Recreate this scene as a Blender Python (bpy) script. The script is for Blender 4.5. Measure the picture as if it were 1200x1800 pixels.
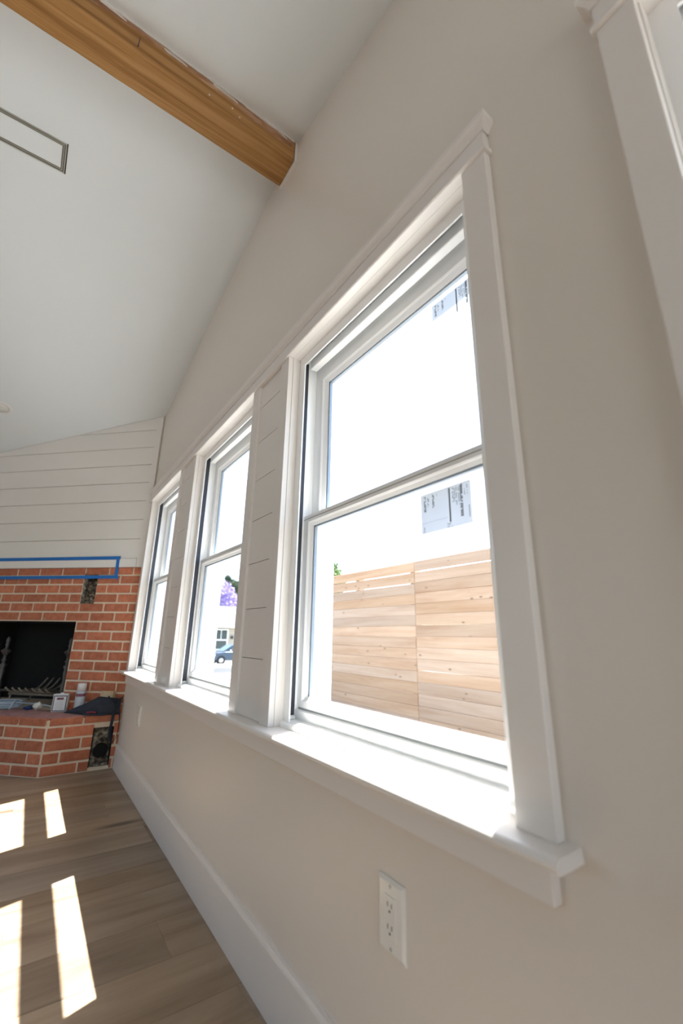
import bpy, bmesh, math, random
from mathutils import Vector, Matrix, noise

random.seed(7)
scene = bpy.context.scene
for o in list(bpy.data.objects):
    bpy.data.objects.remove(o)
COL = scene.collection

# ------------------------------------------------------------------ camera
CAM = Vector((-0.65, 0.0, 0.906))
yaw, pitch, roll = 0.6084, 0.2832, 0.0168
fw = Vector((math.sin(yaw) * math.cos(pitch), math.cos(yaw) * math.cos(pitch), math.sin(pitch)))
r0 = fw.cross(Vector((0, 0, 1))).normalized()
u0 = r0.cross(fw)
rt = r0 * math.cos(roll) + u0 * math.sin(roll)
up = -r0 * math.sin(roll) + u0 * math.cos(roll)
cam_data = bpy.data.cameras.new('camera')
cam = bpy.data.objects.new('camera', cam_data)
COL.objects.link(cam)
cam.matrix_world = Matrix(((rt.x, up.x, -fw.x, CAM.x), (rt.y, up.y, -fw.y, CAM.y),
                           (rt.z, up.z, -fw.z, CAM.z), (0, 0, 0, 1)))
cam_data.sensor_fit = 'VERTICAL'
cam_data.sensor_height = 36.0
cam_data.sensor_width = 24.0
cam_data.lens = 751.2 / 1800 * 36
cam_data.clip_start = 0.02
cam_data.clip_end = 400
cam_data.dof.use_dof = True
cam_data.dof.focus_distance = 1.75
cam_data.dof.aperture_fstop = 2.0
scene.camera = cam

# ------------------------------------------------------------------ sky and sun
SUN_TRAVEL = Vector((-1.0, -0.34, -2.25)).normalized()
to_sun = -SUN_TRAVEL
world = bpy.data.worlds.new('sky')
scene.world = world
world.use_nodes = True
wn = world.node_tree
bg = wn.nodes['Background']
sky = wn.nodes.new('ShaderNodeTexSky')
sky.sky_type = 'NISHITA'
sky.sun_disc = False
sky.sun_elevation = math.asin(to_sun.z)
sky.sun_rotation = math.atan2(to_sun.x, to_sun.y)
sky.air_density = 1.0
sky.dust_density = 2.0
sky.ozone_density = 0.6
wn.links.new(sky.outputs[0], bg.inputs[0])
bg.inputs[1].default_value = 0.34
sun_data = bpy.data.lights.new('sun', 'SUN')
sun_data.energy = 16.5
sun_data.angle = math.radians(0.53)
sun_data.color = (1.0, 0.97, 0.93)
sun = bpy.data.objects.new('sun', sun_data)
COL.objects.link(sun)
sun.rotation_euler = SUN_TRAVEL.to_track_quat('-Z', 'Y').to_euler()
sun.location = (6, 3, 12)

scene.view_settings.view_transform = 'Standard'
scene.view_settings.look = 'None'
scene.view_settings.exposure = 1.22
scene.view_settings.gamma = 1.0
scene.view_settings.use_curve_mapping = False
scene.cycles.max_bounces = 14
scene.cycles.diffuse_bounces = 8
scene.cycles.transparent_max_bounces = 16
scene.cycles.sample_clamp_indirect = 6.0
scene.cycles.use_denoising = True
scene.cycles.caustics_reflective = False
scene.cycles.caustics_refractive = False

# ------------------------------------------------------------------ materials
def new_mat(name):
    m = bpy.data.materials.new(name)
    m.use_nodes = True
    nt = m.node_tree
    return m, nt, nt.nodes, nt.links, nt.nodes['Principled BSDF']

def paint(name, col, rough=0.5, bump=0.0, scale=60.0, var=0.0, metallic=0.0, spec=0.5):
    m, nt, N, L, p = new_mat(name)
    p.inputs['Base Color'].default_value = (*col, 1)
    p.inputs['Roughness'].default_value = rough
    p.inputs['Metallic'].default_value = metallic
    p.inputs['Specular IOR Level'].default_value = spec
    tc = N.new('ShaderNodeTexCoord')
    nz = N.new('ShaderNodeTexNoise')
    nz.inputs['Scale'].default_value = scale
    nz.inputs['Detail'].default_value = 3
    L.new(tc.outputs['Object'], nz.inputs['Vector'])
    if bump:
        b = N.new('ShaderNodeBump')
        b.inputs['Strength'].default_value = bump
        b.inputs['Distance'].default_value = 0.002
        L.new(nz.outputs[0], b.inputs['Height'])
        L.new(b.outputs[0], p.inputs['Normal'])
    if var:
        mx = N.new('ShaderNodeMix')
        mx.data_type = 'RGBA'
        mx.inputs['A'].default_value = (*[c * (1 - var) for c in col], 1)
        mx.inputs['B'].default_value = (*[min(1, c * (1 + var)) for c in col], 1)
        L.new(nz.outputs[0], mx.inputs['Factor'])
        L.new(mx.outputs['Result'], p.inputs['Base Color'])
    return m

def wood(name, cols, axis_scale, rough=0.55, bump=0.15, rand=0.25, knots=True, spec=0.3):
    """cols: three colours from dark to light; grain is stretched by axis_scale; each object draws its own tone"""
    m, nt, N, L, p = new_mat(name)
    tc = N.new('ShaderNodeTexCoord')
    oi = N.new('ShaderNodeObjectInfo')
    off = N.new('ShaderNodeVectorMath'); off.operation = 'SCALE'
    comb = N.new('ShaderNodeCombineXYZ')
    for i in range(3):
        L.new(oi.outputs['Random'], comb.inputs[i])
    L.new(comb.outputs[0], off.inputs[0]); off.inputs['Scale'].default_value = 37.0
    add = N.new('ShaderNodeVectorMath'); add.operation = 'ADD'
    L.new(tc.outputs['Object'], add.inputs[0]); L.new(off.outputs[0], add.inputs[1])
    mp = N.new('ShaderNodeMapping')
    mp.inputs['Scale'].default_value = axis_scale
    L.new(add.outputs[0], mp.inputs['Vector'])
    nz = N.new('ShaderNodeTexNoise')
    nz.inputs['Scale'].default_value = 1.0; nz.inputs['Detail'].default_value = 7
    nz.inputs['Roughness'].default_value = 0.62; nz.inputs['Distortion'].default_value = 0.6
    L.new(mp.outputs[0], nz.inputs['Vector'])
    cr = N.new('ShaderNodeValToRGB')
    e = cr.color_ramp.elements
    e[0].position = 0.3; e[0].color = (*cols[0], 1)
    e[1].position = 0.72; e[1].color = (*cols[2], 1)
    k = cr.color_ramp.elements.new(0.5); k.color = (*cols[1], 1)
    L.new(nz.outputs[0], cr.inputs[0])
    hsv = N.new('ShaderNodeHueSaturation')
    mr = N.new('ShaderNodeMapRange')
    mr.inputs['To Min'].default_value = 1 - rand; mr.inputs['To Max'].default_value = 1 + rand * 0.7
    L.new(oi.outputs['Random'], mr.inputs['Value'])
    L.new(mr.outputs[0], hsv.inputs['Value'])
    m2 = N.new('ShaderNodeMath'); m2.operation = 'MULTIPLY_ADD'
    fr = N.new('ShaderNodeMath'); fr.operation = 'MULTIPLY'; fr.inputs[1].default_value = 7.31
    fr2 = N.new('ShaderNodeMath'); fr2.operation = 'FRACT'
    L.new(oi.outputs['Random'], fr.inputs[0]); L.new(fr.outputs[0], fr2.inputs[0])
    L.new(fr2.outputs[0], m2.inputs[0]); m2.inputs[1].default_value = 0.3; m2.inputs[2].default_value = 0.9
    L.new(m2.outputs[0], hsv.inputs['Saturation'])
    L.new(cr.outputs[0], hsv.inputs['Color'])
    out = hsv.outputs[0]
    if knots:
        vo = N.new('ShaderNodeTexVoronoi'); vo.inputs['Scale'].default_value = 1.0
        mp2 = N.new('ShaderNodeMapping')
        mp2.inputs['Scale'].default_value = knots if isinstance(knots, tuple) else (6, 6, 6)
        L.new(add.outputs[0], mp2.inputs['Vector']); L.new(mp2.outputs[0], vo.inputs['Vector'])
        cr2 = N.new('ShaderNodeValToRGB')
        cr2.color_ramp.elements[0].position = 0.05; cr2.color_ramp.elements[0].color = (1, 1, 1, 1)
        cr2.color_ramp.elements[1].position = 0.13; cr2.color_ramp.elements[1].color = (0, 0, 0, 1)
        L.new(vo.outputs['Distance'], cr2.inputs[0])
        mx = N.new('ShaderNodeMix'); mx.data_type = 'RGBA'
        mx.inputs['B'].default_value = (*[c * 0.55 for c in cols[0]], 1)
        L.new(cr2.outputs[0], mx.inputs['Factor']); L.new(out, mx.inputs['A'])
        out = mx.outputs['Result']
    L.new(out, p.inputs['Base Color'])
    p.inputs['Roughness'].default_value = rough
    p.inputs['Specular IOR Level'].default_value = spec
    b = N.new('ShaderNodeBump'); b.inputs['Strength'].default_value = bump; b.inputs['Distance'].default_value = 0.002
    L.new(nz.outputs[0], b.inputs['Height']); L.new(b.outputs[0], p.inputs['Normal'])
    return m

def brick_mat(name, base, dark, light):
    m, nt, N, L, p = new_mat(name)
    tc = N.new('ShaderNodeTexCoord'); oi = N.new('ShaderNodeObjectInfo')
    nz = N.new('ShaderNodeTexNoise'); nz.inputs['Scale'].default_value = 22; nz.inputs['Detail'].default_value = 8
    nz.inputs['Roughness'].default_value = 0.7
    geo = N.new('ShaderNodeNewGeometry')
    L.new(geo.outputs['Position'], nz.inputs['Vector'])
    cr = N.new('ShaderNodeValToRGB')
    e = cr.color_ramp.elements
    e[0].position = 0.28; e[0].color = (*dark, 1); e[1].position = 0.8; e[1].color = (*light, 1)
    k = e.new(0.5); k.color = (*base, 1)
    L.new(nz.outputs[0], cr.inputs[0])
    hsv = N.new('ShaderNodeHueSaturation')
    mr = N.new('ShaderNodeMapRange'); mr.inputs['To Min'].default_value = 0.82; mr.inputs['To Max'].default_value = 1.16
    L.new(oi.outputs['Random'], mr.inputs['Value']); L.new(mr.outputs[0], hsv.inputs['Value'])
    L.new(cr.outputs[0], hsv.inputs['Color'])
    # pale mortar smears
    n2 = N.new('ShaderNodeTexNoise'); n2.inputs['Scale'].default_value = 9; n2.inputs['Detail'].default_value = 6
    n2.inputs['Distortion'].default_value = 1.5
    L.new(geo.outputs['Position'], n2.inputs['Vector'])
    c2 = N.new('ShaderNodeValToRGB')
    c2.color_ramp.elements[0].position = 0.64; c2.color_ramp.elements[0].color = (0, 0, 0, 1)
    c2.color_ramp.elements[1].position = 0.78; c2.color_ramp.elements[1].color = (0.5, 0.5, 0.5, 1)
    L.new(n2.outputs[0], c2.inputs[0])
    mx = N.new('ShaderNodeMix'); mx.data_type = 'RGBA'; mx.inputs['B'].default_value = (0.62, 0.5, 0.42, 1)
    L.new(c2.outputs[0], mx.inputs['Factor']); L.new(hsv.outputs[0], mx.inputs['A'])
    L.new(mx.outputs['Result'], p.inputs['Base Color'])
    p.inputs['Roughness'].default_value = 0.85
    b = N.new('ShaderNodeBump'); b.inputs['Strength'].default_value = 0.5; b.inputs['Distance'].default_value = 0.003
    L.new(nz.outputs[0], b.inputs['Height']); L.new(b.outputs[0], p.inputs['Normal'])
    return m

def glass_mat(name, tint=(0.97, 0.985, 0.98)):
    m, nt, N, L, p = new_mat(name)
    N.remove(p)
    tr = N.new('ShaderNodeBsdfTransparent'); tr.inputs[0].default_value = (*tint, 1)
    gl = N.new('ShaderNodeBsdfGlossy'); gl.inputs['Roughness'].default_value = 0.01
    lw = N.new('ShaderNodeLayerWeight'); lw.inputs[0].default_value = 0.5
    pw = N.new('ShaderNodeMath'); pw.operation = 'POWER'; pw.inputs[1].default_value = 5.0
    fr = N.new('ShaderNodeMath'); fr.operation = 'MULTIPLY_ADD'; fr.inputs[1].default_value = 0.8; fr.inputs[2].default_value = 0.03
    L.new(lw.outputs['Facing'], pw.inputs[0]); L.new(pw.outputs[0], fr.inputs[0])
    mx = N.new('ShaderNodeMixShader')
    L.new(fr.outputs[0], mx.inputs[0]); L.new(tr.outputs[0], mx.inputs[1]); L.new(gl.outputs[0], mx.inputs[2])
    L.new(mx.outputs[0], N['Material Output'].inputs[0])
    return m

M = {}
M['wall'] = paint('wall_paint', (0.73, 0.675, 0.61), 0.42, 0.05, 240, spec=0.35)
M['ceiling'] = paint('ceiling_paint', (0.80, 0.84, 0.85), 0.7, 0.05, 200)
M['trim'] = paint('trim_paint', (0.78, 0.745, 0.71), 0.32, 0.03, 90)
M['ship'] = paint('shiplap_paint', (0.74, 0.715, 0.675), 0.4, 0.04, 90)
M['vinyl'] = paint('white_vinyl', (0.90, 0.91, 0.91), 0.3)
M['gasket'] = paint('dark_gasket', (0.035, 0.04, 0.055), 0.45)
M['spacer'] = paint('glass_spacer', (0.30, 0.36, 0.43), 0.35, metallic=0.2)
M['gap_shade'] = paint('gap_shade_grey', (0.45, 0.47, 0.48), 0.6)  # flat grey for the shade below the lower sash
M['glass'] = glass_mat('window_glass')
M['void'] = paint('groove_shadow', (0.30, 0.28, 0.25), 0.9)
M['floor'] = wood('vinyl_plank', ((0.205, 0.148, 0.10), (0.31, 0.235, 0.168), (0.40, 0.315, 0.235)), (0.9, 9, 9), 0.42, 0.05, 0.15, (0.9, 4.2, 4), 0.4)
M['subfloor'] = paint('subfloor', (0.10, 0.08, 0.06), 0.8)
M['beam'] = wood('beam_wood', ((0.20, 0.09, 0.03), (0.40, 0.215, 0.085), (0.54, 0.325, 0.15)), (0.9, 34, 34), 0.6, 0.3, 0.02, (1.2, 9, 9))
M['fence'] = wood('cedar_board', ((0.37, 0.245, 0.165), (0.44, 0.315, 0.225), (0.49, 0.37, 0.28)), (10, 0.8, 14), 0.8, 0.2, 0.16, (5, 4.2, 9))
M['post'] = wood('fence_post_wood', ((0.50, 0.33, 0.2), (0.7, 0.52, 0.36), (0.8, 0.65, 0.5)), (10, 10, 1.5), 0.8, 0.2, 0.1, False)
M['brick'] = brick_mat('brick_red', (0.50, 0.165, 0.085), (0.36, 0.11, 0.06), (0.62, 0.26, 0.15))
M['brick_top'] = brick_mat('brick_dusty', (0.38, 0.20, 0.18), (0.28, 0.135, 0.12), (0.52, 0.36, 0.33))
M['mortar'] = paint('mortar', (0.72, 0.62, 0.48), 0.95, 0.7, 130, 0.16)
def rubble_mat():
    m, nt, N, L, p = new_mat('crumbled_mortar')
    g_ = N.new('ShaderNodeNewGeometry'); nz = N.new('ShaderNodeTexNoise')
    nz.inputs['Scale'].default_value = 26; nz.inputs['Detail'].default_value = 7; nz.inputs['Distortion'].default_value = 1.0
    L.new(g_.outputs['Position'], nz.inputs['Vector'])
    cr = N.new('ShaderNodeValToRGB'); e = cr.color_ramp.elements
    e[0].position = .36; e[0].color = (.045, .036, .026, 1); e[1].position = .68; e[1].color = (.55, .50, .40, 1)
    k = e.new(.52); k.color = (.19, .16, .12, 1)
    L.new(nz.outputs[0], cr.inputs[0]); L.new(cr.outputs[0], p.inputs['Base Color']); p.inputs['Roughness'].default_value = .95
    b = N.new('ShaderNodeBump'); b.inputs['Strength'].default_value = .9; b.inputs['Distance'].default_value = .006
    L.new(nz.outputs[0], b.inputs['Height']); L.new(b.outputs[0], p.inputs['Normal'])
    return m
M['rubble'] = rubble_mat()
M['torn'] = wood('torn_timber', ((0.26, 0.12, 0.06), (0.44, 0.25, 0.14), (0.62, 0.44, 0.30)), (7, 30, 30), 0.85, 0.9, 0.02, (3, 14, 14))
M['soot'] = paint('soot', (0.006, 0.005, 0.0045), 0.9, 0.4, 30, 0.4)
M['tape'] = paint('blue_tape', (0.0, 0.135, 0.46), 0.6, 0.1, 200)
M['plate'] = paint('outlet_plastic', (0.80, 0.785, 0.74), 0.18)
M['slot'] = paint('outlet_slot', (0.06, 0.055, 0.05), 0.6)
M['vent_metal'] = paint('vent_aluminium', (0.55, 0.55, 0.50), 0.35, metallic=0.6)
M['dark_gap'] = paint('vent_gap', (0.03, 0.03, 0.035), 0.7)
M['lamp_trim'] = paint('downlight_trim', (0.8, 0.8, 0.78), 0.4)
M['lens'] = paint('downlight_lens', (0.82, 0.82, 0.76), 0.25)
M['paper'] = None
M['ink'] = paint('label_ink', (0.20, 0.22, 0.26), 0.7)
M['iron'] = paint('cast_iron', (0.10, 0.095, 0.09), 0.45, 0.3, 60, 0.3, 0.7)
M['grate'] = paint('grate_iron', (0.26, 0.225, 0.18), 0.7, 0.4, 60, 0.4, 0.3)
M['tin'] = paint('tin_white', (0.80, 0.80, 0.78), 0.3)
M['tin_blue'] = paint('tin_navy', (0.03, 0.035, 0.075), 0.35)
M['tin_red'] = paint('tin_maroon', (0.20, 0.07, 0.10), 0.4)
M['can_grey'] = paint('spray_can_body', (0.48, 0.54, 0.58), 0.35, 0, 30, 0.15)
M['navy'] = paint('navy_canvas', (0.022, 0.028, 0.042), 0.85, 0.6, 120, 0.35)
M['red_print'] = paint('red_print', (0.30, 0.03, 0.05), 0.6)
M['cable'] = paint('grey_cable', (0.40, 0.48, 0.55), 0.5, 0, 30, 0.12)
M['cloth_blue'] = paint('blue_cloth', (0.012, 0.035, 0.13), 0.8, 0.4, 90, 0.3)
M['white_rag'] = paint('white_rag', (0.78, 0.76, 0.70), 0.8, 0.5, 60)
M['pine'] = wood('pine_offcut', ((0.55, 0.38, 0.2), (0.68, 0.5, 0.3), (0.76, 0.6, 0.4)), (3, 20, 20), 0.7, 0.2, 0.02, False)
M['siding'] = paint('exterior_stucco', (0.42, 0.42, 0.41), 0.9, 0.4, 60)
M['concrete'] = paint('concrete', (0.27, 0.265, 0.255), 0.9, 0.4, 20, 0.12)
M['soil'] = paint('yard_soil', (0.36, 0.32, 0.25), 0.95, 0.5, 12, 0.2)
M['asphalt'] = paint('asphalt', (0.042, 0.044, 0.047), 0.9, 0.4, 40, 0.15)
M['car'] = paint('car_paint', (0.05, 0.075, 0.11), 0.2, metallic=0.4)
M['car_glass'] = paint('car_window', (0.06, 0.09, 0.11), 0.08)
M['tyre'] = paint('tyre', (0.02, 0.02, 0.02), 0.8)
M['alloy'] = paint('wheel_alloy', (0.5, 0.5, 0.5), 0.3, metallic=0.8)
M['lamp_glass'] = paint('head_lamp', (0.75, 0.77, 0.8), 0.1)
M['roof'] = paint('roof_shingle', (0.085, 0.085, 0.09), 0.9, 0.4, 30, 0.15)
M['house'] = paint('house_wall', (0.46, 0.41, 0.33), 0.9, 0.2, 30)
M['house_trim'] = paint('house_trim', (0.85, 0.85, 0.82), 0.6)
M['house_glass'] = paint('house_window', (0.06, 0.08, 0.08), 0.12)
M['shutter'] = paint('shutter_blue', (0.28, 0.36, 0.42), 0.6)
M['lilac'] = paint('jacaranda_bloom', (0.42, 0.36, 0.62), 0.9, 0, 3, 0.25)
M['leaf'] = paint('leaf_green', (0.16, 0.25, 0.08), 0.7, 0, 3, 0.4)
M['leaf_dark'] = paint('leaf_dark', (0.06, 0.10, 0.05), 0.7, 0, 3, 0.4)
M['bark'] = paint('bark', (0.16, 0.12, 0.09), 0.95, 0.6, 12, 0.3)

def paper_mat():
    m, nt, N, L, p = new_mat('label_paper')
    N.remove(p)
    d = N.new('ShaderNodeBsdfDiffuse'); d.inputs[0].default_value = (0.72, 0.74, 0.76, 1)
    t = N.new('ShaderNodeBsdfTranslucent'); t.inputs[0].default_value = (0.80, 0.84, 0.88, 1)
    mx = N.new('ShaderNodeMixShader'); mx.inputs[0].default_value = 0.62
    L.new(d.outputs[0], mx.inputs[1]); L.new(t.outputs[0], mx.inputs[2])
    L.new(mx.outputs[0], N['Material Output'].inputs[0])
    return m
M['paper'] = paper_mat()

# ------------------------------------------------------------------ helpers
def link(name, me, mat, parent=None, smooth=False):
    o = bpy.data.objects.new(name, me)
    COL.objects.link(o)
    if mat and not me.materials:
        me.materials.append(M[mat] if isinstance(mat, str) else mat)
    if smooth:
        for pgn in me.polygons:
            pgn.use_smooth = True
    if parent:
        o.parent = parent
        o.matrix_parent_inverse = Matrix.Translation(-world_loc(parent))
    return o

LOCS = {}
def world_loc(o):
    return LOCS.get(o.name, Vector((0, 0, 0)))

def data(name, verts, faces):
    me = bpy.data.meshes.new(name)
    me.from_pydata([tuple(v) for v in verts], [], faces)
    me.update()
    bm = bmesh.new(); bm.from_mesh(me)
    bmesh.ops.recalc_face_normals(bm, faces=bm.faces)
    bm.to_mesh(me); bm.free()
    return me

def mesh(name, verts, faces, mat, parent=None, smooth=False):
    return link(name, data(name, verts, faces), mat, parent, smooth)

def bevelled(me, w, seg=1):
    bm = bmesh.new(); bm.from_mesh(me)
    bmesh.ops.bevel(bm, geom=[e for e in bm.edges], offset=w, segments=seg, affect='EDGES', profile=0.5)
    bm.to_mesh(me); bm.free(); me.update()
    return me

BOXF = [(0, 1, 3, 2), (4, 6, 7, 5), (0, 4, 5, 1), (2, 3, 7, 6), (0, 2, 6, 4), (1, 5, 7, 3)]
def box_v(x0, x1, y0, y1, z0, z1):
    return [(x, y, z) for x in (x0, x1) for y in (y0, y1) for z in (z0, z1)]

def box(name, x0, x1, y0, y1, z0, z1, mat, parent=None, bevel=0.0):
    me = data(name, box_v(x0, x1, y0, y1, z0, z1), BOXF)
    if bevel:
        bevelled(me, bevel)
    return link(name, me, mat, parent)

def boxes(name, lst, mat, parent=None):
    v, f = [], []
    for b in lst:
        n = len(v); v += box_v(*b); f += [tuple(i + n for i in q) for q in BOXF]
    return mesh(name, v, f, mat, parent)

def prism(name, pts, O, U, V, W, length, mat, parent=None, smooth=False):
    """polygon pts (u,v) at O in axes U,V swept along W"""
    O, U, V, W = Vector(O), Vector(U), Vector(V), Vector(W)
    n = len(pts)
    v = [O + U * a + V * b for a, b in pts] + [O + U * a + V * b + W * length for a, b in pts]
    f = [tuple(range(n))[::-1], tuple(range(n, 2 * n))] + [(i, (i + 1) % n, n + (i + 1) % n, n + i) for i in range(n)]
    return mesh(name, v, f, mat, parent, smooth)

def ring(name, O, U, V, N, u0, u1, v0, v1, prof, w, mat, parent=None):
    """mitred rectangular frame. prof: closed list of (a, b, depth), inset of a side = a*w[side]+b; w = (u0,u1,v0,v1 sides)"""
    O, U, V, N = Vector(O), Vector(U), Vector(V), Vector(N)
    if not isinstance(w, (tuple, list)):
        w = (w,) * 4
    v = []
    for cu, cv in ((0, 0), (1, 0), (1, 1), (0, 1)):
        for a, b, d in prof:
            uu = (u0 + a * w[0] + b) if cu == 0 else (u1 - a * w[1] - b)
            vv = (v0 + a * w[2] + b) if cv == 0 else (v1 - a * w[3] - b)
            v.append(O + U * uu + V * vv + N * d)
    n = len(prof); f = []
    for c in range(4):
        c2 = (c + 1) % 4
        for i in range(n):
            j = (i + 1) % n
            f.append((c * n + i, c * n + j, c2 * n + j, c2 * n + i))
    return mesh(name, v, f, mat, parent)

def tube_data(name, pts, r, seg=8, closed_ends=True):
    pts = [Vector(p) for p in pts]
    rs = r if isinstance(r, (list, tuple)) else [r] * len(pts)
    v, f = [], []
    prev = None
    for i, p in enumerate(pts):
        t = (pts[min(i + 1, len(pts) - 1)] - pts[max(i - 1, 0)]).normalized()
        if prev is None:
            a = t.cross(Vector((0, 0, 1)))
            if a.length < 1e-3:
                a = t.cross(Vector((1, 0, 0)))
        else:
            a = prev - t * prev.dot(t)
        a.normalize(); b = t.cross(a); prev = a
        for k in range(seg):
            an = 2 * math.pi * k / seg
            v.append(p + (a * math.cos(an) + b * math.sin(an)) * rs[i])
    for i in range(len(pts) - 1):
        for k in range(seg):
            k2 = (k + 1) % seg
            f.append((i * seg + k, i * seg + k2, (i + 1) * seg + k2, (i + 1) * seg + k))
    if closed_ends:
        f.append(tuple(range(seg))[::-1]); f.append(tuple(range((len(pts) - 1) * seg, len(pts) * seg)))
    return v, f

def tube(name, pts, r, mat, parent=None, seg=8):
    v, f = tube_data(name, pts, r, seg)
    return mesh(name, v, f, mat, parent, True)

def join_tubes(name, lst, mat, parent=None, seg=8):
    V_, F_ = [], []
    for pts, r in lst:
        v, f = tube_data(name, pts, r, seg)
        n = len(V_); V_ += v; F_ += [tuple(i + n for i in q) for q in f]
    return mesh(name, V_, F_, mat, parent, True)

def smooth_path(pts, n=6):
    pts = [Vector(p) for p in pts]; out = []
    for i in range(len(pts) - 1):
        p0 = pts[max(i - 1, 0)]; p1 = pts[i]; p2 = pts[i + 1]; p3 = pts[min(i + 2, len(pts) - 1)]
        for k in range(n):
            t = k / n
            out.append(0.5 * ((2 * p1) + (p2 - p0) * t + (2 * p0 - 5 * p1 + 4 * p2 - p3) * t * t + (3 * p1 - p0 - 3 * p2 + p3) * t ** 3))
    out.append(pts[-1]); return out

def lathe(name, prof, O, mat, parent=None, seg=16, axis=(0, 0, 1)):
    """prof: (radius, height) from bottom to top"""
    O = Vector(O); q = Vector((0, 0, 1)).rotation_difference(Vector(axis))
    v, f = [], []
    for r, h in prof:
        for k in range(seg):
            a = 2 * math.pi * k / seg
            v.append(O + q @ Vector((r * math.cos(a), r * math.sin(a), h)))
    n = len(prof)
    for i in range(n - 1):
        for k in range(seg):
            k2 = (k + 1) % seg
            f.append((i * seg + k, i * seg + k2, (i + 1) * seg + k2, (i + 1) * seg + k))
    f.append(tuple(range(seg))[::-1]); f.append(tuple(range((n - 1) * seg, n * seg)))
    return mesh(name, v, f, mat, parent, True)

def empty(name, loc=(0, 0, 0)):
    o = bpy.data.objects.new(name, None)
    COL.objects.link(o); o.location = loc; o.empty_display_size = 0.1
    LOCS[o.name] = Vector(loc)
    return o

def tag(o, label=None, cat=None, group=None, kind=None):
    if label: o['label'] = label
    if cat: o['category'] = cat
    if group: o['group'] = group
    if kind: o['kind'] = kind
    return o

def structure(o, label, cat=None):
    return tag(o, label, cat, None, 'structure')

def rects_minus(u0, u1, v0, v1, holes):
    us = sorted({u0, u1, *[h[i] for h in holes for i in (0, 1) if u0 < h[i] < u1]})
    vs = sorted({v0, v1, *[h[i] for h in holes for i in (2, 3) if v0 < h[i] < v1]})
    out = []
    for i in range(len(us) - 1):
        for j in range(len(vs) - 1):
            cu, cv = (us[i] + us[i + 1]) / 2, (vs[j] + vs[j + 1]) / 2
            if not any(h[0] < cu < h[1] and h[2] < cv < h[3] for h in holes):
                out.append((us[i], us[i + 1], vs[j], vs[j + 1]))
    return out

X_, Y_, Z_ = Vector((1, 0, 0)), Vector((0, 1, 0)), Vector((0, 0, 1))
# diagonal fireplace wall frame
P0 = Vector((0, 3.66, 0))
DT = Vector((-math.sqrt(.5), math.sqrt(.5), 0))     # along the wall
DN = Vector((-math.sqrt(.5), -math.sqrt(.5), 0))    # into the room
def D(s, off, z):
    return P0 + DT * s + DN * off + Z_ * z

# ------------------------------------------------------------------ room shell
RIDGE_Y, RIDGE_Z, SL_FAR, SL_NEAR = 1.46, 3.208, 0.218, 0.240
def ceil_z(y):
    return RIDGE_Z - (SL_FAR * (y - RIDGE_Y) if y > RIDGE_Y else SL_NEAR * (RIDGE_Y - y))
XL, YF, YB = -5.0, -3.2, 5.5
WT = 0.19
OPEN_W, PITCH = 0.825, 1.149
Z_STOOL, Z_HEAD = 0.642, 1.932
OPENINGS = [(0.446 + PITCH * i, 0.446 + PITCH * i + OPEN_W) for i in range(3)] + [(0.092 - OPEN_W, 0.092)]

# floor: a base slab with its planks as pieces
floor = box('floor', XL, 0.0, YF, YB, -0.10, -0.012, 'subfloor')
structure(floor, 'grey brown wood plank floor with bright sun patches')
PW = 0.2
plank_len = 1.22
plank_me = {}
def plank_mesh(L, W):
    k = (round(L, 3), round(W, 3))
    if k not in plank_me:
        plank_me[k] = bevelled(data('plank', box_v(-L / 2, L / 2, -W / 2, W / 2, -0.012, 0), BOXF), 0.0012)
        plank_me[k].materials.append(M['floor'])
    return plank_me[k]
row = 0
y = 1.55 - PW * 24
while y < YB - 0.01:
    ya, yb = max(y, YF), min(y + PW, YB)
    if yb - ya > 0.02:
        r = round((y - 1.55) / PW)
        start = -0.146 + [0, -0.41, 0.33, -0.77, 0.12, -0.58][r % 6]
        while start < 0: start += plank_len
        x1 = start
        while x1 > XL:
            xa, xb = max(x1 - plank_len, XL), min(x1, 0.0)
            if xb - xa > 0.01:
                me = plank_mesh(xb - xa, yb - ya)
                o = bpy.data.objects.new('plank', me); COL.objects.link(o)
                o.location = ((xa + xb) / 2, (ya + yb) / 2, random.uniform(-0.0004, 0))
                o.parent = floor
            x1 -= plank_len
    y += PW

# ceiling with two slopes
t = 0.12
cpts = [(YF - .3, ceil_z(YF - .3)), (RIDGE_Y, RIDGE_Z), (YB + .3, ceil_z(YB + .3)), (YB + .3, ceil_z(YB + .3) + t), (RIDGE_Y, RIDGE_Z + t + .02), (YF - .3, ceil_z(YF - .3) + t)]
c = prism('ceiling', cpts, (XL - .15, 0, 0), Y_, Z_, X_, -XL + .15 + WT, 'ceiling')
structure(c, 'white vaulted ceiling of two slopes meeting at the beam')

# window wall
wr = empty('wall_right')
structure(wr, 'greige painted gable wall around the white trimmed windows')
cells = rects_minus(YF, 3.66, -0.4, 2.0, [(a, b, Z_STOOL - .03, Z_HEAD + .01) for a, b in OPENINGS])
IN_T = 0.03
boxes('painted_drywall', [(0, IN_T, a, b, c0, d0) for a, b, c0, d0 in cells], 'wall', wr)
boxes('exterior_stucco', [(IN_T, WT, a, b, c0, d0) for a, b, c0, d0 in cells], 'siding', wr)
gp = [(YF, 2.0), (3.66, 2.0), (3.66, ceil_z(3.66) + .05), (RIDGE_Y, RIDGE_Z + .05), (YF, ceil_z(YF) + .05)]
prism('gable_drywall', gp, (0, 0, 0), Y_, Z_, X_, IN_T, 'wall', wr)
prism('gable_stucco', gp, (IN_T, 0, 0), Y_, Z_, X_, WT - IN_T, 'siding', wr)

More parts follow.
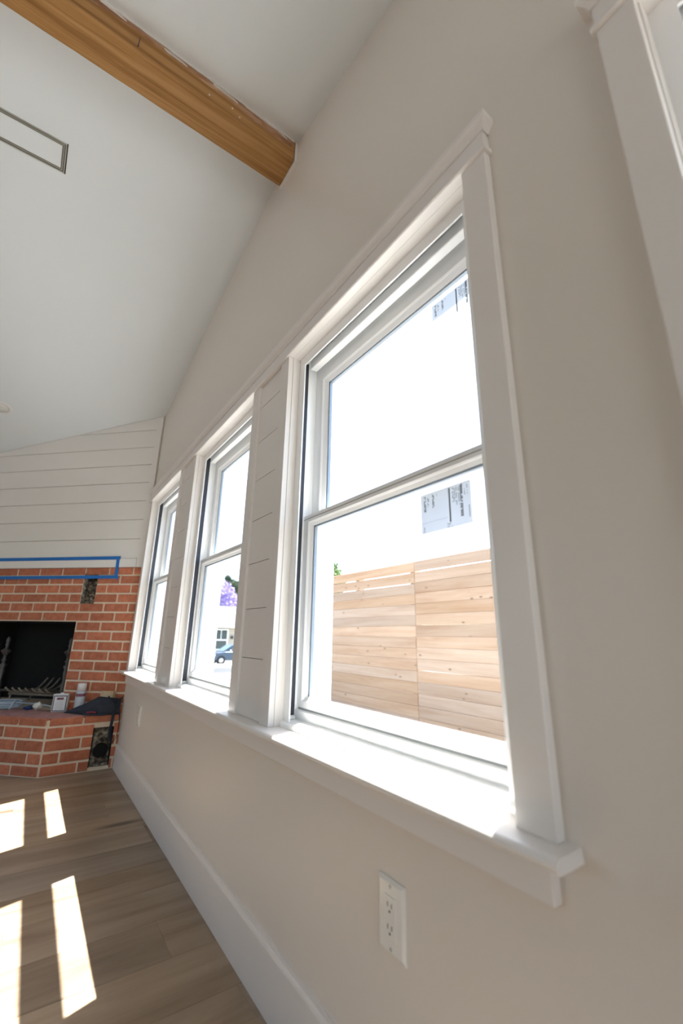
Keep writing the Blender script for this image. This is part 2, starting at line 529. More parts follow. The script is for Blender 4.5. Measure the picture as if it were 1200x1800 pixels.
# walls the camera does not look at, with unglazed openings put in to light the room
wl = boxes('wall_left', [(XL - .15, XL, a, b, c0, d0) for a, b, c0, d0 in rects_minus(YF, YB, -.1, 3.3, [(1.6, 3.6, 0.4, 2.1)])], 'wall')
structure(wl, 'greige wall across the room with one wide opening added for light')
wf = boxes('wall_front', [(a, b, YF - .15, YF, c0, d0) for a, b, c0, d0 in rects_minus(XL, WT, -.1, 3.0, [(-2.2, -0.12, 0.0, 2.05)])], 'wall')
structure(wf, 'greige wall behind the viewer with a wide patio opening')
wb = box('wall_back', XL, D(2.6, 0, 0).x, YB, YB + .15, -.1, 3.0, 'wall')
structure(wb, 'greige eave wall beyond the fireplace')

# diagonal wall above the fireplace: backing and shiplap boards
wd = empty('wall_far')
structure(wd, 'diagonal white shiplap wall above the brick fireplace')
S_END = 2.60
def ceil_s(s):
    return ceil_z(3.66 + s * math.sqrt(.5))
prism('wall_backing', [(-0.02, 1.40), (S_END, 1.40), (S_END, ceil_s(S_END) + .05), (-0.02, ceil_s(0) + .05)], D(0, -.10, 0), DT, Z_, DN, .10, 'void', wd)
joints = [1.476 + 0.1608 * i for i in range(9)]
for i, z0 in enumerate(joints):
    z1 = z0 + 0.1608 - 0.004
    sA, sB = 0.052, S_END
    cA, cB = ceil_s(sA) - .001, ceil_s(sB) - .001
    if z0 >= cA - .005: break
    pts = [(sA, z0)]
    # clip board against the sloped ceiling line
    slope = (cB - cA) / (sB - sA)
    s_at = lambda z: sA + (z - cA) / slope
    if cB >= z1: pts += [(sB, z0), (sB, z1), (sA, z1)]
    elif cB >= z0: pts += [(sB, z0), (sB, cB), (s_at(z1), z1), (sA, z1)]
    elif cA >= z1: pts += [(s_at(z0), z0), (s_at(z1), z1), (sA, z1)]
    else: pts += [(s_at(z0), z0), (sA, cA)]
    prism('shiplap_board', pts, D(0, 0, 0), DT, Z_, DN, 0.016, 'ship', wd)
prism('corner_board', [(0.002, 1.405), (0.050, 1.405), (0.050, ceil_s(.05) - .002), (0.002, ceil_s(0) - .002)], D(0, 0, 0), DT, Z_, DN, 0.020, 'ship', wd)
prism('lower_trim_board', [(0.052, 1.406), (S_END, 1.406), (S_END, 1.473), (0.052, 1.473)], D(0, 0, 0), DT, Z_, DN, 0.022, 'ship', wd)

# ridge beam
bm_root = empty('ceiling_beam', (-2.4, 1.44, 3.06))
tag(bm_root, 'rough honey coloured timber beam running along the ceiling ridge', 'beam')
BY0, BY1, BZ = 1.362, 1.512, 3.066
rnd = random.Random(3)
nx = 60
v, f = [], []
for i in range(nx + 1):
    x = -0.012 - (4.97) * i / nx
    j = lambda s: rnd.uniform(-s, s)
    zt0, zt1 = ceil_z(BY0) + .01, ceil_z(BY1) + .01
    v += [(x, BY0 + .006 + j(.001), BZ + j(.0012)), (x, BY1 - .006 + j(.001), BZ + j(.0012)), (x, BY1 + j(.001), BZ + .007), (x, BY1 + j(.0015), zt1), (x, BY0 + j(.0015), zt0), (x, BY0 + j(.001), BZ + .007)]
for i in range(nx):
    for k in range(6):
        f.append((i * 6 + k, i * 6 + (k + 1) % 6, (i + 1) * 6 + (k + 1) % 6, (i + 1) * 6 + k))
f += [tuple(range(6)), tuple(range(nx * 6, nx * 6 + 6))[::-1]]
mesh('timber', v, f, 'beam', bm_root)
# torn upper band where the old ceiling boards were pulled off
tv, tf = [], []
nb = 220
for i in range(nb + 1):
    x = -0.03 - 4.9 * i / nb
    zc = ceil_z(BY0)
    d = .034 + .022 * noise.noise(Vector((x * 3.1, 7.7, 0))) + .010 * noise.noise(Vector((x * 17, 2.2, 0)))
    th = .0035 + .0025 * noise.noise(Vector((x * 23, 0, 5)))
    tv += [(x, BY0 - .0005, zc + .004), (x, BY0 - th, zc + .004), (x, BY0 - th * 1.2, zc - d * .5), (x, BY0 - th * .8, zc - d), (x, BY0 - .0002, zc - d - .002)]
for i in range(nb):
    for k in range(4):
        tf.append((i * 5 + k, i * 5 + k + 1, (i + 1) * 5 + k + 1, (i + 1) * 5 + k))
mesh('torn_band', tv, tf, 'torn', bm_root)
for (x0_, z0_, l_) in ((-.98, 3.10, .085), (-.70, 3.085, .05), (-1.35, 3.10, .06)):
    prism('saw_kerf', [(0, 0), (.003, 0), (.004, l_), (.0015, l_)], (x0_, BY0 - .0065, z0_), X_, Z_, Y_, .006, 'gasket', bm_root)
# drywall cut edge left around the end of the beam
pe = [(BY0 - .010, BZ - .006), (BY1 + .004, BZ - .006), (BY1 + .004, BZ), (BY0 - .001, BZ), (BY0 - .001, ceil_z(BY0) - .003), (BY0 - .010, ceil_z(BY0) - .006)]
prism('drywall_edge', pe, (-0.011, 0, 0), Y_, Z_, X_, .0115, 'trim', bm_root)
# ragged drywall and plaster scars along the top of the near side
rag_v, rag_f = [], []
n = 150
for i in range(n + 1):
    x = -0.02 - 4.9 * i / n
    d = 0.006 + 0.010 * abs(noise.noise(Vector((x * 9, 1.3, 0)))) + 0.012 * max(0, noise.noise(Vector((x * 31, 4.1, 0))))
    zc = ceil_z(BY0)
    rag_v += [(x, BY0 - .008, zc + .002), (x, BY0 - .008, zc - d)]
for i in range(n):
    rag_f.append((2 * i, 2 * i + 1, 2 * i + 3, 2 * i + 2))
rag = mesh('plaster_scar', rag_v, rag_f, 'trim', bm_root)
sm = rag.modifiers.new('thick', 'SOLIDIFY'); sm.thickness = 0.004; sm.offset = 0
for (x0, x1, z0, h) in ((-0.11, -0.26, 3.172, .006), (-0.055, -0.10, 3.166, .007), (-0.30, -0.40, 3.163, .006), (-0.52, -0.60, 3.16, .005), (-0.75, -0.84, 3.166, .006)):
    prism('plaster_scar', [(x0, z0), (x1, z0 + .004), (x1 - .012, z0 + h + .004), (x0 - .02, z0 + h)], (0, BY0 - .0085, 0), X_, Z_, Y_, .006, 'trim', bm_root)
for x, z in ((-0.32, 3.118), (-0.285, 3.096), (-0.42, 3.10), (-1.02, 3.165)):
    lathe('nail_head', [(.0035, 0), (.0035, .002), (.001, .003)], (x, BY0 - .0005, z), 'lamp_trim', bm_root, 8, (0, -1, 0))

# baseboard
bp = [(0, 0), (-.013, 0), (-.013, .132), (-.0115, .138), (-.008, .142), (-.007, .150), (0, .150)]
b = prism('baseboard_right', bp, (0, YF, 0), X_, Z_, Y_, 3.645 - YF, 'trim')
structure(b, 'white baseboard along the foot of the window wall')

# ------------------------------------------------------------------ window trim
CT = 0.020
def head_trim(name, y0, y1, label):
    r = empty(name, (0, y0, Z_HEAD)); structure(r, label)
    prism('fillet', [(0, 0), (-.0255, 0), (-.0285, .003), (-.0285, .010), (-.0255, .013), (0, .013)], (0, y0 - .006, Z_HEAD - .002), X_, Z_, Y_, y1 - y0 + .012, 'trim', r)
    box('head_board', -CT, 0, y0, y1, Z_HEAD + .011, Z_HEAD + .080, 'trim', r)
    cp = [(0, 0), (-CT - .003, 0), (-CT - .004, .006), (-CT - .008, .013), (-CT - .014, .018), (-CT - .017, .020), (-CT - .017, .034), (-CT - .015, .036), (0, .036)]
    # cap moulding, mitred around both ends
    vv, ff = [], []
    n_ = len(cp)
    for (yy, sgn) in ((y0, -1), (y1, 1)):
        vv += [(x, yy + sgn * max(0, (-x - CT)) if x < 0 else yy + sgn * 0.0, Z_HEAD + .058 + z) for x, z in cp]
    for i in range(n_):
        j_ = (i + 1) % n_
        ff.append((i, j_, n_ + j_, n_ + i))
    mesh('cap_moulding', vv, ff, 'trim', r)
    for (yy, sgn) in ((y0, -1), (y1, 1)):
        pv = [(0, z) for x, z in cp[1:-1]]
        a = [(x, yy + sgn * (-x - CT), Z_HEAD + .058 + z) for x, z in cp[1:-1]] + [(0.0, yy + sgn * (-x - CT), Z_HEAD + .058 + z) for x, z in cp[1:-1]]
        m_ = len(cp) - 2
        fa = [(i, i + 1, m_ + i + 1, m_ + i) for i in range(m_ - 1)] + [tuple(range(m_ - 1, -1, -1)) , tuple(range(m_, 2 * m_))]
        fa += [(m_ - 1, 0, m_, 2 * m_ - 1)]
        mesh('cap_return', a, fa[:m_ - 1], 'trim', r)
    return r

def stool_trim(name, y0, y1, label):
    pr = [(.0185, 0), (.0185, -.019)] + [(-.054 + -.0095 * math.sin(a), -.0095 - .0095 * math.cos(a)) for a in [math.pi * k / 8 for k in range(9)]]
    o = prism(name, pr, (0, y0, Z_STOOL), X_, Z_, Y_, y1 - y0, 'trim')
    structure(o, label); return o

def apron_trim(name, y0, y1, label):
    o = box(name, -CT, 0, y0, y1, 0.565, Z_STOOL - .019, 'trim', None, 0.0015)
    structure(o, label); return o

CW = 0.063
head_trim('trim_1', 0.446 - CW, OPENINGS[2][1] + CW, 'long white head casing with cap moulding over the three windows')
stool_trim('trim_2', 0.361, 3.655, 'long white window stool with rounded nose, sunlit under three windows')
apron_trim('trim_3', 0.397, 3.615, 'white apron board under the long window stool')
head_trim('trim_4', OPENINGS[3][0] - CW, OPENINGS[3][1] + CW - .006, 'white head casing at the top right corner of the photo')
stool_trim('trim_5', OPENINGS[3][0] - CW - .02, OPENINGS[3][1] + CW + .02, 'white stool of the window beside the viewer')
apron_trim('trim_6', OPENINGS[3][0] - CW, OPENINGS[3][1] + CW, 'white apron board of the window beside the viewer')

# panelled mullions between windows
panel_joints = [Z_STOOL, .829, .996, 1.162, 1.331, 1.497, 1.666, 1.827, Z_HEAD - .002]
def mullion(name, ya, yb, label):
    r = empty(name, (0, (ya + yb) / 2, Z_STOOL)); structure(r, label)
    box('casing', -CT, 0, ya, ya + CW, Z_STOOL, Z_HEAD - .002, 'trim', r, 0.001)
    box('casing', -CT, 0, yb - CW, yb, Z_STOOL, Z_HEAD - .002, 'trim', r, 0.001)
    box('panel_backing', -.003, 0, ya + CW, yb - CW, Z_STOOL, Z_HEAD - .002, 'void', r)
    for i in range(len(panel_joints) - 1):
        box('shiplap_board', -.010, -.003, ya + CW, yb - CW, panel_joints[i] + .0012, panel_joints[i + 1] - .0012, 'trim', r)
    return r
mullion('trim_7', OPENINGS[0][1], OPENINGS[1][0], 'white shiplap mullion panel between the large near window and the middle one')
mullion('trim_8', OPENINGS[1][1], OPENINGS[2][0], 'white shiplap mullion panel between the middle and the far window')
def side_casing(name, ya, yb, label):
    o = box(name, -CT, 0, ya, yb, Z_STOOL, Z_HEAD - .002, 'trim', None, 0.0012)
    structure(o, label)
side_casing('trim_9', OPENINGS[0][0] - CW, OPENINGS[0][0], 'flat white side casing with pinkish lit edge, near end of the windows')
side_casing('trim_10', OPENINGS[2][1], OPENINGS[2][1] + CW, 'white side casing of the far window next to the brick')
side_casing('trim_11', OPENINGS[3][1], OPENINGS[3][1] + CW - .006, 'blurred white side casing at the right edge of the photo')
side_casing('trim_12', OPENINGS[3][0] - CW, OPENINGS[3][0], 'white side casing of the window beside the viewer')

# ------------------------------------------------------------------ windows
def make_window(name, a, b, label):
    r = empty(name, (0.06, (a + b) / 2, Z_STOOL)); structure(r, label)
    O = (0, 0, 0)
    zb, zt = Z_STOOL, Z_HEAD
    R = lambda nm, u0, u1, v0, v1, prof, w, mat, par=r: ring(nm, O, Y_, Z_, X_, u0, u1, v0, v1, prof, w, mat, par)
    # painted jamb extension between casing and frame (sides and head)
    jz = [(0, 0, -.001), (0, .004, -.001), (0, .004, .028), (0, 0, .028)]
    box('jamb_extension', -.001, .030, a, a + .003, zb, zt, 'trim', r)
    box('jamb_extension', -.001, .030, b - .003, b, zb, zt, 'trim', r)
    box('jamb_extension', -.001, .030, a + .003, b - .003, zt - .003, zt + .008, 'trim', r)
    # outer frame ring: face flange, pocket, liner
    R('window_frame', a - .004, b + .004, zb - .016, zt + .006, [(0, 0, .028), (1, 0, .028), (1, .0, .033), (0, .009, .033), (0, .009, .185), (0, -.012, .200), (0, -.012, .03)], (.044, .044, .014, .047), 'vinyl')
    # dark gasket lining the pocket
    g = .0055
    box('gasket', .034, .064, a + g, a + g + .002, zb + .012, zt - .008, 'gasket', r)
    box('gasket', .034, .064, b - g - .002, b - g, zb + .012, zt - .008, 'gasket', r)
    box('gasket', .038, .056, a + .008, b - .008, zt - .008, zt - .005, 'gasket', r)
    # jamb liner and head bar
    box('jamb_liner', .064, .098, a + g, a + .0095, zb + .018, zt - .006, 'vinyl', r)
    box('jamb_liner', .064, .098, b - .0095, b - g, zb + .018, zt - .006, 'vinyl', r)
    box('jamb_track', .0985, .185, a + .004, a + .006, zb + .03, zt - .02, 'vinyl', r)
    box('jamb_track', .0985, .185, b - .006, b - .004, zb + .03, zt - .02, 'vinyl', r)
    box('head_bar', .055, .083, a + .040, b - .036, zt - .050, zt - .014, 'vinyl', r, .002)
    # stepped sill of the frame
    prism('frame_sill', [(.0186, zb - .02), (.0186, zb + .010), (.024, zb + .015), (.065, zb + .020), (.065, zb + .044), (.068, zb + .047), (.195, zb + .032), (.195, zb - .02)], (0, a + .001, 0), X_, Z_, Y_, b - a - .002, 'vinyl', r)
    for yy in (a + .012, b - .022):
        box('weep_block', .040, .062, yy, yy + .010, zb + .019, zb + .030, 'lamp_trim', r, .002)
    # sashes
    def sash(nm, z0, z1, xf, depth, w, step, gx):
        s = R(nm, a + .006, b - .006, z0, z1,
              [(0, 0, xf + depth), (0, 0, xf), (1, -.004, xf), (1, 0, xf + .004), (1, step * .35, gx - .003), (1, step * .35, gx + .012), (1, 0, xf + depth)], w, 'vinyl')
        R('glazing_bead', a + .006, b - .006, z0, z1, [(1, 0, xf + .005), (1, step * .7, gx - .004), (1, step * .7, gx), (1, 0, gx)], w, 'vinyl', s)
        e_ = step * .7
        box('glass_spacer', gx - .0006, gx + .010, a + .006 + w[0] + e_ - .004, a + .006 + w[0] + e_ + .008, z0 + w[2], z1 - w[3] - e_ + .004, 'spacer', s)
        box('glass_spacer', gx - .0006, gx + .010, b - .006 - w[1] - e_ - .008, b - .006 - w[1] - e_ + .004, z0 + w[2], z1 - w[3] - e_ + .004, 'spacer', s)
        box('glass_spacer', gx - .0006, gx + .010, a + .006 + w[0] + e_, b - .006 - w[1] - e_, z1 - w[3] - e_ - .006, z1 - w[3] - e_ + .004, 'spacer', s)
        box('pane', gx + .001, gx + .005, a + .006 + w[0], b - .006 - w[1], z0 + w[2], z1 - w[3], 'glass', s)
        return s
    box('sash_gap_shade', .0765, .0785, a + .010, b - .010, zb + .036, zb + .056, 'gap_shade', r)  # grey strip painting the shadow line between sash and sill
    lo = sash('lower_sash', zb + .0535, 1.306, .070, .030, (.036, .036, .022, .027), .014, .086)
    box('lock_rail_groove', .0692, .0702, a + .008, b - .008, 1.2925, 1.2945, 'void', lo)
    sash('upper_sash', 1.266, zt - .022, .102, .046, (.050, .050, .048, .062), .020, .120)
    # screen track and outer stop beyond the sashes
    R('outer_stop', a + .004, b - .004, zb + .030, zt - .01, [(0, 0, .152), (1, 0, .152), (1, 0, .158), (0, .006, .162), (0, .006, .190), (0, 0, .190)], .009, 'vinyl')
    R('brick_mould', a - .05, b + .05, zb - .06, zt + .06, [(0, 0, .191), (0, 0, .204), (1, -.004, .204), (1, 0, .200), (1, 0, .191)], .056, 'vinyl')
    return r

make_window('window_1', *OPENINGS[0], 'largest white double-hung window, fence and stickers in its panes')
make_window('window_2', *OPENINGS[1], 'middle white double-hung window showing the street and parked car')
make_window('window_3', *OPENINGS[2], 'far white double-hung window next to the brick fireplace')
make_window('window_4', *OPENINGS[3], 'white double-hung window cut off at the right edge of the photo')

# ------------------------------------------------------------------ window stickers
def sticker(y0, y1, z0, z1, x, label):
    r = empty('window_sticker', (x, (y0 + y1) / 2, z0)); tag(r, label, 'sticker', 'manufacturer stickers on the near window')
    box('paper', x - .0004, x, y0, y1, z0, z1, 'paper', r)
    rn = random.Random(5)
    lst = []
    W, Hh = y1 - y0, z1 - z0
    xx = (x - .0008, x - .0004)
    B = lambda u0, u1, v0, v1: lst.append((xx[0], xx[1], y1 - u1 * W, y1 - u0 * W, z1 - v1 * Hh, z1 - v0 * Hh))
    # text columns run down the sheet; u from the far edge to the near edge
    def column(u, v0, v1, w, dens):
        v_ = v0
        while v_ < v1:
            l = rn.uniform(.012, .035)
            if rn.random() < dens: B(u, u + w, v_, min(v_ + l, v1))
            v_ += l + .008
    for u in (.07, .095): column(u, .06, .46, .018, .9)
    for u in (.15, .165): column(u, .1, .36, .010, .8)
    for u in (.25, .272): column(u, .06, .4, .016, .85)
    column(.34, .04, .2, .006, .6)
    B(.585, .612, .04, .86)
    for u in (.655, .675, .70): column(u, .05, .42, .010, .7)
    for u in (.73, .77): column(u, .05, .5, .012, .75)
    for u in (.80, .825): column(u, .03, .80, .022, .9)
    for u in (.88, .93): column(u, .06, .32, .010, .6)
    column(.95, .58, .85, .012, .7)
    column(.06, .84, .97, .010, .6)
    for u in (.54, .565, .59, .62): column(u, .88, .99, .008, .6)
    B(.0, .55, .735, .738)
    boxes('printed_text', lst, 'ink', r)
    return r
sticker(.563, .714, 1.145, 1.243, .0860, 'grey paper sticker with vertical print on the lower pane of the near window')
sticker(.533, .677, 1.712, 1.803, .1200, 'pale paper sticker in the top corner of the near window, upper pane')

# ------------------------------------------------------------------ outlets
def outlet(y, z, label):
    r = empty('wall_outlet', (0, y, z)); tag(r, label, 'outlet', 'duplex outlets on the window wall')
    w, h = .0365, .0585
    me = data('cover_plate', [(0, y - w, z - h), (0, y + w, z - h), (0, y + w, z + h), (0, y - w, z + h),
                              (-.003, y - w, z - h), (-.003, y + w, z - h), (-.003, y + w, z + h), (-.003, y - w, z + h),
                              (-.0065, y - w + .006, z - h + .006), (-.0065, y + w - .006, z - h + .006), (-.0065, y + w - .006, z + h - .006), (-.0065, y - w + .006, z + h - .006)],
             [(0, 1, 5, 4), (1, 2, 6, 5), (2, 3, 7, 6), (3, 0, 4, 7), (4, 5, 9, 8), (5, 6, 10, 9), (6, 7, 11, 10), (7, 4, 8, 11), (8, 9, 10, 11), (3, 2, 1, 0)])
    link('cover_plate', me, 'plate', r)
    ins = box('receptacle', -.0085, -.006, y - .0168, y + .0168, z - .0335, z + .0335, 'plate', r, .0008)
    for k in (1, -1):
        zc = z + k * .017
        for q in (.0055, -.0055):
            box('slot', -.0088, -.0082, y + q - .001, y + q + .001, zc - .001, zc + .0065, 'slot', ins)
        lathe('ground_hole', [(.0022, 0), (.0022, .0006)], (-.0082, y, zc - .007), 'slot', ins, 10, (-1, 0, 0))
    for k in (1, -1):
        lathe('screw', [(.0032, 0), (.0030, .001), (.001, .0014)], (-.0062, y, z + k * .048), 'vent_metal', r, 10, (-1, 0, 0))
    return r
outlet(.742, .4035, 'white duplex outlet low on the wall below the near end of the sill')
outlet(3.09, .414, 'thin foreshortened outlet low on the wall near the fireplace')

# ------------------------------------------------------------------ ceiling fittings
CN = Vector((0, -SL_FAR, -1)).normalized()         # points down into the room
CV = Vector((0, 1, -SL_FAR)).normalized()
vr = empty('slot_vent', (-1.5, 2.0, ceil_z(2.0))); tag(vr, 'long rectangular metal slot vent frame set in the ceiling slope', 'vent')
VO = Vector((0, 1.941, ceil_z(1.941)))
R3 = lambda nm, i0, i1, d0, d1, mat: ring(nm, VO, X_, CV, CN, -2.35, -.900, 0, .139, [(0, i0, d0), (0, i1, d0), (0, i1, d1), (0, i0, d1)], 0, mat, vr)
R3('outer_frame', .0, .0055, -.004, .0035, 'vent_metal')
R3('slot_gap', .0055, .0085, -.004, .0008, 'dark_gap')
R3('inner_frame', .0085, .0135, -.004, .003, 'vent_metal')
R3('slot_gap', .0135, .0155, -.004, .0008, 'dark_gap')
R3('panel_edge', .0155, .018, -.004, .0025, 'vent_metal')
box_v_ = [VO + X_ * x + CV * y_ + CN * d for x in (-.918, -2.332) for y_ in (.018, .121) for d in (-.003, .0015)]
mesh('centre_panel', box_v_, BOXF, 'ceiling', vr)
prism('end_gap', [(-.9000, -.002), (-.8955, -.002), (-.8955, .141), (-.9000, .141)], VO, X_, CV, CN, .0015, 'dark_gap', vr)

dl = empty('recessed_downlight', (-1.155, 4.11, ceil_z(4.11))); tag(dl, 'small round recessed ceiling light at the left edge above the fireplace', 'downlight')
LC = Vector((-1.155, 4.11, ceil_z(4.11)))
lathe('trim_ring', [(.058, .0), (.060, .004), (.076, .0045), (.081, .002), (.082, 0)], LC, 'lamp_trim', dl, 32, CN)
lathe('lens', [(.057, .0005), (.056, .0025), (.01, .0035)], LC, 'lens', dl, 32, CN)
lathe('shadow_gap', [(.0595, .0006), (.0595, .0016)], LC, 'void', dl, 32, CN)

# ------------------------------------------------------------------ fireplace
fp = empty('fireplace', D(.8, 0, 0))
tag(fp, 'red brick corner fireplace with raised hearth and black firebox', 'fireplace')
HZ = 0.345
FB = (0.512, 1.62, HZ, 0.984)          # firebox opening s0,s1,z0,z1
SLOT = (0.385, 0.512, 1.117, 1.362)    # hole above
S1 = 2.595
bmesh_cache = {}
def brick(name, O, U, N, L, h, depth, mat, parent, jit=.0015, rn=random.Random(11)):
    key = (round(L, 3), round(h, 3), depth, mat)
    if key not in bmesh_cache:
        me = data(name, box_v(0, L, -depth, 0, 0, h), BOXF)
        bevelled(me, .003)
        me.materials.append(M[mat]); bmesh_cache[key] = me
    o = bpy.data.objects.new(name, bmesh_cache[key]); COL.objects.link(o)
    U, N = Vector(U), Vector(N)
    o.matrix_world = Matrix(((U.x, N.x, 0, O.x + N.x * rn.uniform(-jit, jit)), (U.y, N.y, 0, O.y + N.y * rn.uniform(-jit, jit)), (0, 0, 1, O.z), (0, 0, 0, 1)))
    loc, rot, sc = o.matrix_world.decompose()
    o.parent = parent
    o.matrix_parent_inverse = Matrix.Translation(-world_loc(parent))
    return o
PROUD = .005
cells = rects_minus(0.0, S1, 0.0, 1.405, [FB, SLOT])
mv, mf = [], []
for a, b_, c0, d0 in cells:
    n0 = len(mv)
    mv += [D(s, off, z) for s in (a, b_) for off in (-.12, 0) for z in (c0, d0)]
    mf += [tuple(i + n0 for i in q) for q in BOXF]
mesh('mortar_bed', mv, mf, 'mortar', fp)
JT, BP = .0135, .2135
courses = [(1.3500, 1.4040)] + [(1.344 - .0718 * (k + 1), 1.344 - .0718 * k) for k in range(14)]
for k, (z0, z1) in enumerate(courses):
    if z1 < HZ + .02: break
    base = .079 if k % 2 == 0 else .186
    zc0, zc1 = z0 + JT / 2, z1 - JT / 2
    if k == 0: zc0, zc1 = 1.3495, 1.4045
    zc0 = max(zc0, HZ + .002)
    js = [base + BP * i for i in range(-2, 14)]
    holes = [h for h in (FB, SLOT) if h[2] < (zc0 + zc1) / 2 < h[3] - .004 or (h is SLOT and zc0 < h[3] - .02 and zc1 > h[2] + .01)]
    for i in range(len(js) - 1):
        segs = [(max(js[i] + JT / 2, 0.004), min(js[i + 1] - JT / 2, S1))]
        for h in holes:
            ns = []
            for (p, q) in segs:
                if q <= h[0] or p >= h[1]: ns.append((p, q)); continue
                if p < h[0] - .012: ns.append((p, h[0] - .002))
                if q > h[1] + .012: ns.append((h[1] + .002, q))
            segs = ns
        for p, q in segs:
            if q - p > .012:
                # the wall is drawn from s high to low so that the face looks into the room
                brick('brick', D(q, PROUD, zc0), -DT, DN, q - p, zc1 - zc0, .05, 'brick', fp)
# firebox interior
fb_s0, fb_s1, fb_d = FB[0], FB[1], .48
def quadmesh(name, pts, mat, par): return mesh(name, pts, [(0, 1, 2, 3)], mat, par)
fi = 0.10
fv = [D(fb_s0 + .0, -.05, HZ), D(fb_s1, -.05, HZ), D(fb_s1 - fi, -fb_d, HZ), D(fb_s0 + fi, -fb_d, HZ),
      D(fb_s0 + .0, -.05, FB[3]), D(fb_s1, -.05, FB[3]), D(fb_s1 - fi, -fb_d, FB[3] + .05), D(fb_s0 + fi, -fb_d, FB[3] + .05)]
fbx = mesh('firebox', fv, [(0, 3, 7, 4), (3, 2, 6, 7), (2, 1, 5, 6), (4, 7, 6, 5)], 'soot', fp)
sm = fbx.modifiers.new('thick', 'SOLIDIFY'); sm.thickness = .02; sm.offset = -1
# rubble filled slot above
def rubble(name, pts_fn, nu, nv, mat, par, amp, seed):
    vv, ff = [], []
    for i in range(nu + 1):
        for j_ in range(nv + 1):
            u_, v_ = i / nu, j_ / nv
            d = noise.noise(Vector((u_ * 7 + seed, v_ * 11, seed))) * amp + noise.noise(Vector((u_ * 19, v_ * 23 + seed, 0))) * amp * .5
            vv.append(pts_fn(u_, v_, d))
    for i in range(nu):
        for j_ in range(nv):
            ff.append((i * (nv + 1) + j_, (i + 1) * (nv + 1) + j_, (i + 1) * (nv + 1) + j_ + 1, i * (nv + 1) + j_ + 1))
    return mesh(name, vv, ff, mat, par)
prism('slot_lining', [(SLOT[0], SLOT[2]), (SLOT[0] + .006, SLOT[2]), (SLOT[0] + .006, SLOT[3]), (SLOT[0], SLOT[3])], D(0, -.1, 0), DT, Z_, DN, .098, 'rubble', fp)
prism('slot_lining', [(SLOT[1] - .006, SLOT[2]), (SLOT[1], SLOT[2]), (SLOT[1], SLOT[3]), (SLOT[1] - .006, SLOT[3])], D(0, -.1, 0), DT, Z_, DN, .098, 'rubble', fp)
rubble('slot_recess', lambda u_, v_, d: D(SLOT[0] + (SLOT[1] - SLOT[0]) * u_, -.045 + d - .03 * (v_ > .75), SLOT[2] + (SLOT[3] - SLOT[2]) * v_), 14, 22, 'rubble', fp, .022, 3.0)

# raised hearth: front runs parallel to the diagonal wall, right cheek squares up to the window wall
hearth = empty('hearth', (-.445, 3.65, 0)); hearth.parent = fp; hearth.matrix_parent_inverse = Matrix.Translation(-world_loc(fp))
HY, HXc = 3.652, -.448
corner = Vector((HXc, HY, 0))
H_LEN = 1.75
NICHE = (-.165, -.042, .022, .268)
ps = [(-.004, HY + .004), (HXc, HY + .004), (HXc + DT.x * H_LEN, HY + .004 + DT.y * H_LEN)]
endp = corner + DT * H_LEN
back = endp - DN * .33
inner = [(-.004, HY + .008), (HXc + .006, HY + .008), (endp.x + .006, endp.y + .006), (back.x, back.y), (-.004, 3.668)]
# mortar core in cells around the niche
core = [(HXc, -.003, HY + .005, HY + .02, 0, HZ - .036)]
cc = rects_minus(HXc + .001, -.003, 0, HZ - .036, [NICHE])
boxes('mortar_core', [(a, b_, HY + .005, HY + .09, c0, d0) for a, b_, c0, d0 in cc if True], 'mortar', hearth)
prism('mortar_front', [(0, 0), (H_LEN, 0), (H_LEN, HZ - .036), (0, HZ - .036)], corner - DN * .005, DT, Z_, -DN, .08, 'mortar', hearth)
prism('mortar_bed_top', [(p[0], p[1]) for p in inner], (0, 0, HZ - .055), X_, Y_, Z_, .045, 'mortar', hearth)
hc = [(.006, .062), (.076, .136), (.151, .212), (.226, .289)]
for k, (z0, z1) in enumerate(hc):
    # right cheek (faces -y), joints measured from the corner
    js = [HXc + .010] + ([-.3445, -.1275] if k % 2 == 1 else [-.2325, -.0205]) + [-.003]
    for i in range(len(js) - 1):
        a, b_ = js[i] + (.006 if i else 0), js[i + 1] - (.006 if i < len(js) - 2 else 0)
        segs = [(a, b_)]
        if z0 < NICHE[3] and z1 > NICHE[2]:
            ns = []
            for p, q in segs:
                if q <= NICHE[0] or p >= NICHE[1]: ns.append((p, q)); continue
                if p < NICHE[0] - .01: ns.append((p, NICHE[0] - .002))
                if q > NICHE[1] + .01: ns.append((NICHE[1] + .002, q))
            segs = ns
        for p, q in segs:
            if q - p > .01:
                brick('hearth_brick', Vector((q, HY, z0)), -X_, -Y_, q - p, z1 - z0, .05, 'brick', hearth)
    off0 = .108 if k % 2 == 1 else .212
    js = [.008] + [off0 + .2135 * i for i in range(9)]
    for i in range(len(js) - 1):
        a, b_ = js[i] + (.006 if i else 0), min(js[i + 1] - .006, H_LEN)
        if b_ - a > .02:
            brick('hearth_brick', corner + DT * b_ + Z_ * z0, -DT, DN, b_ - a, z1 - z0, .05, 'brick', hearth)
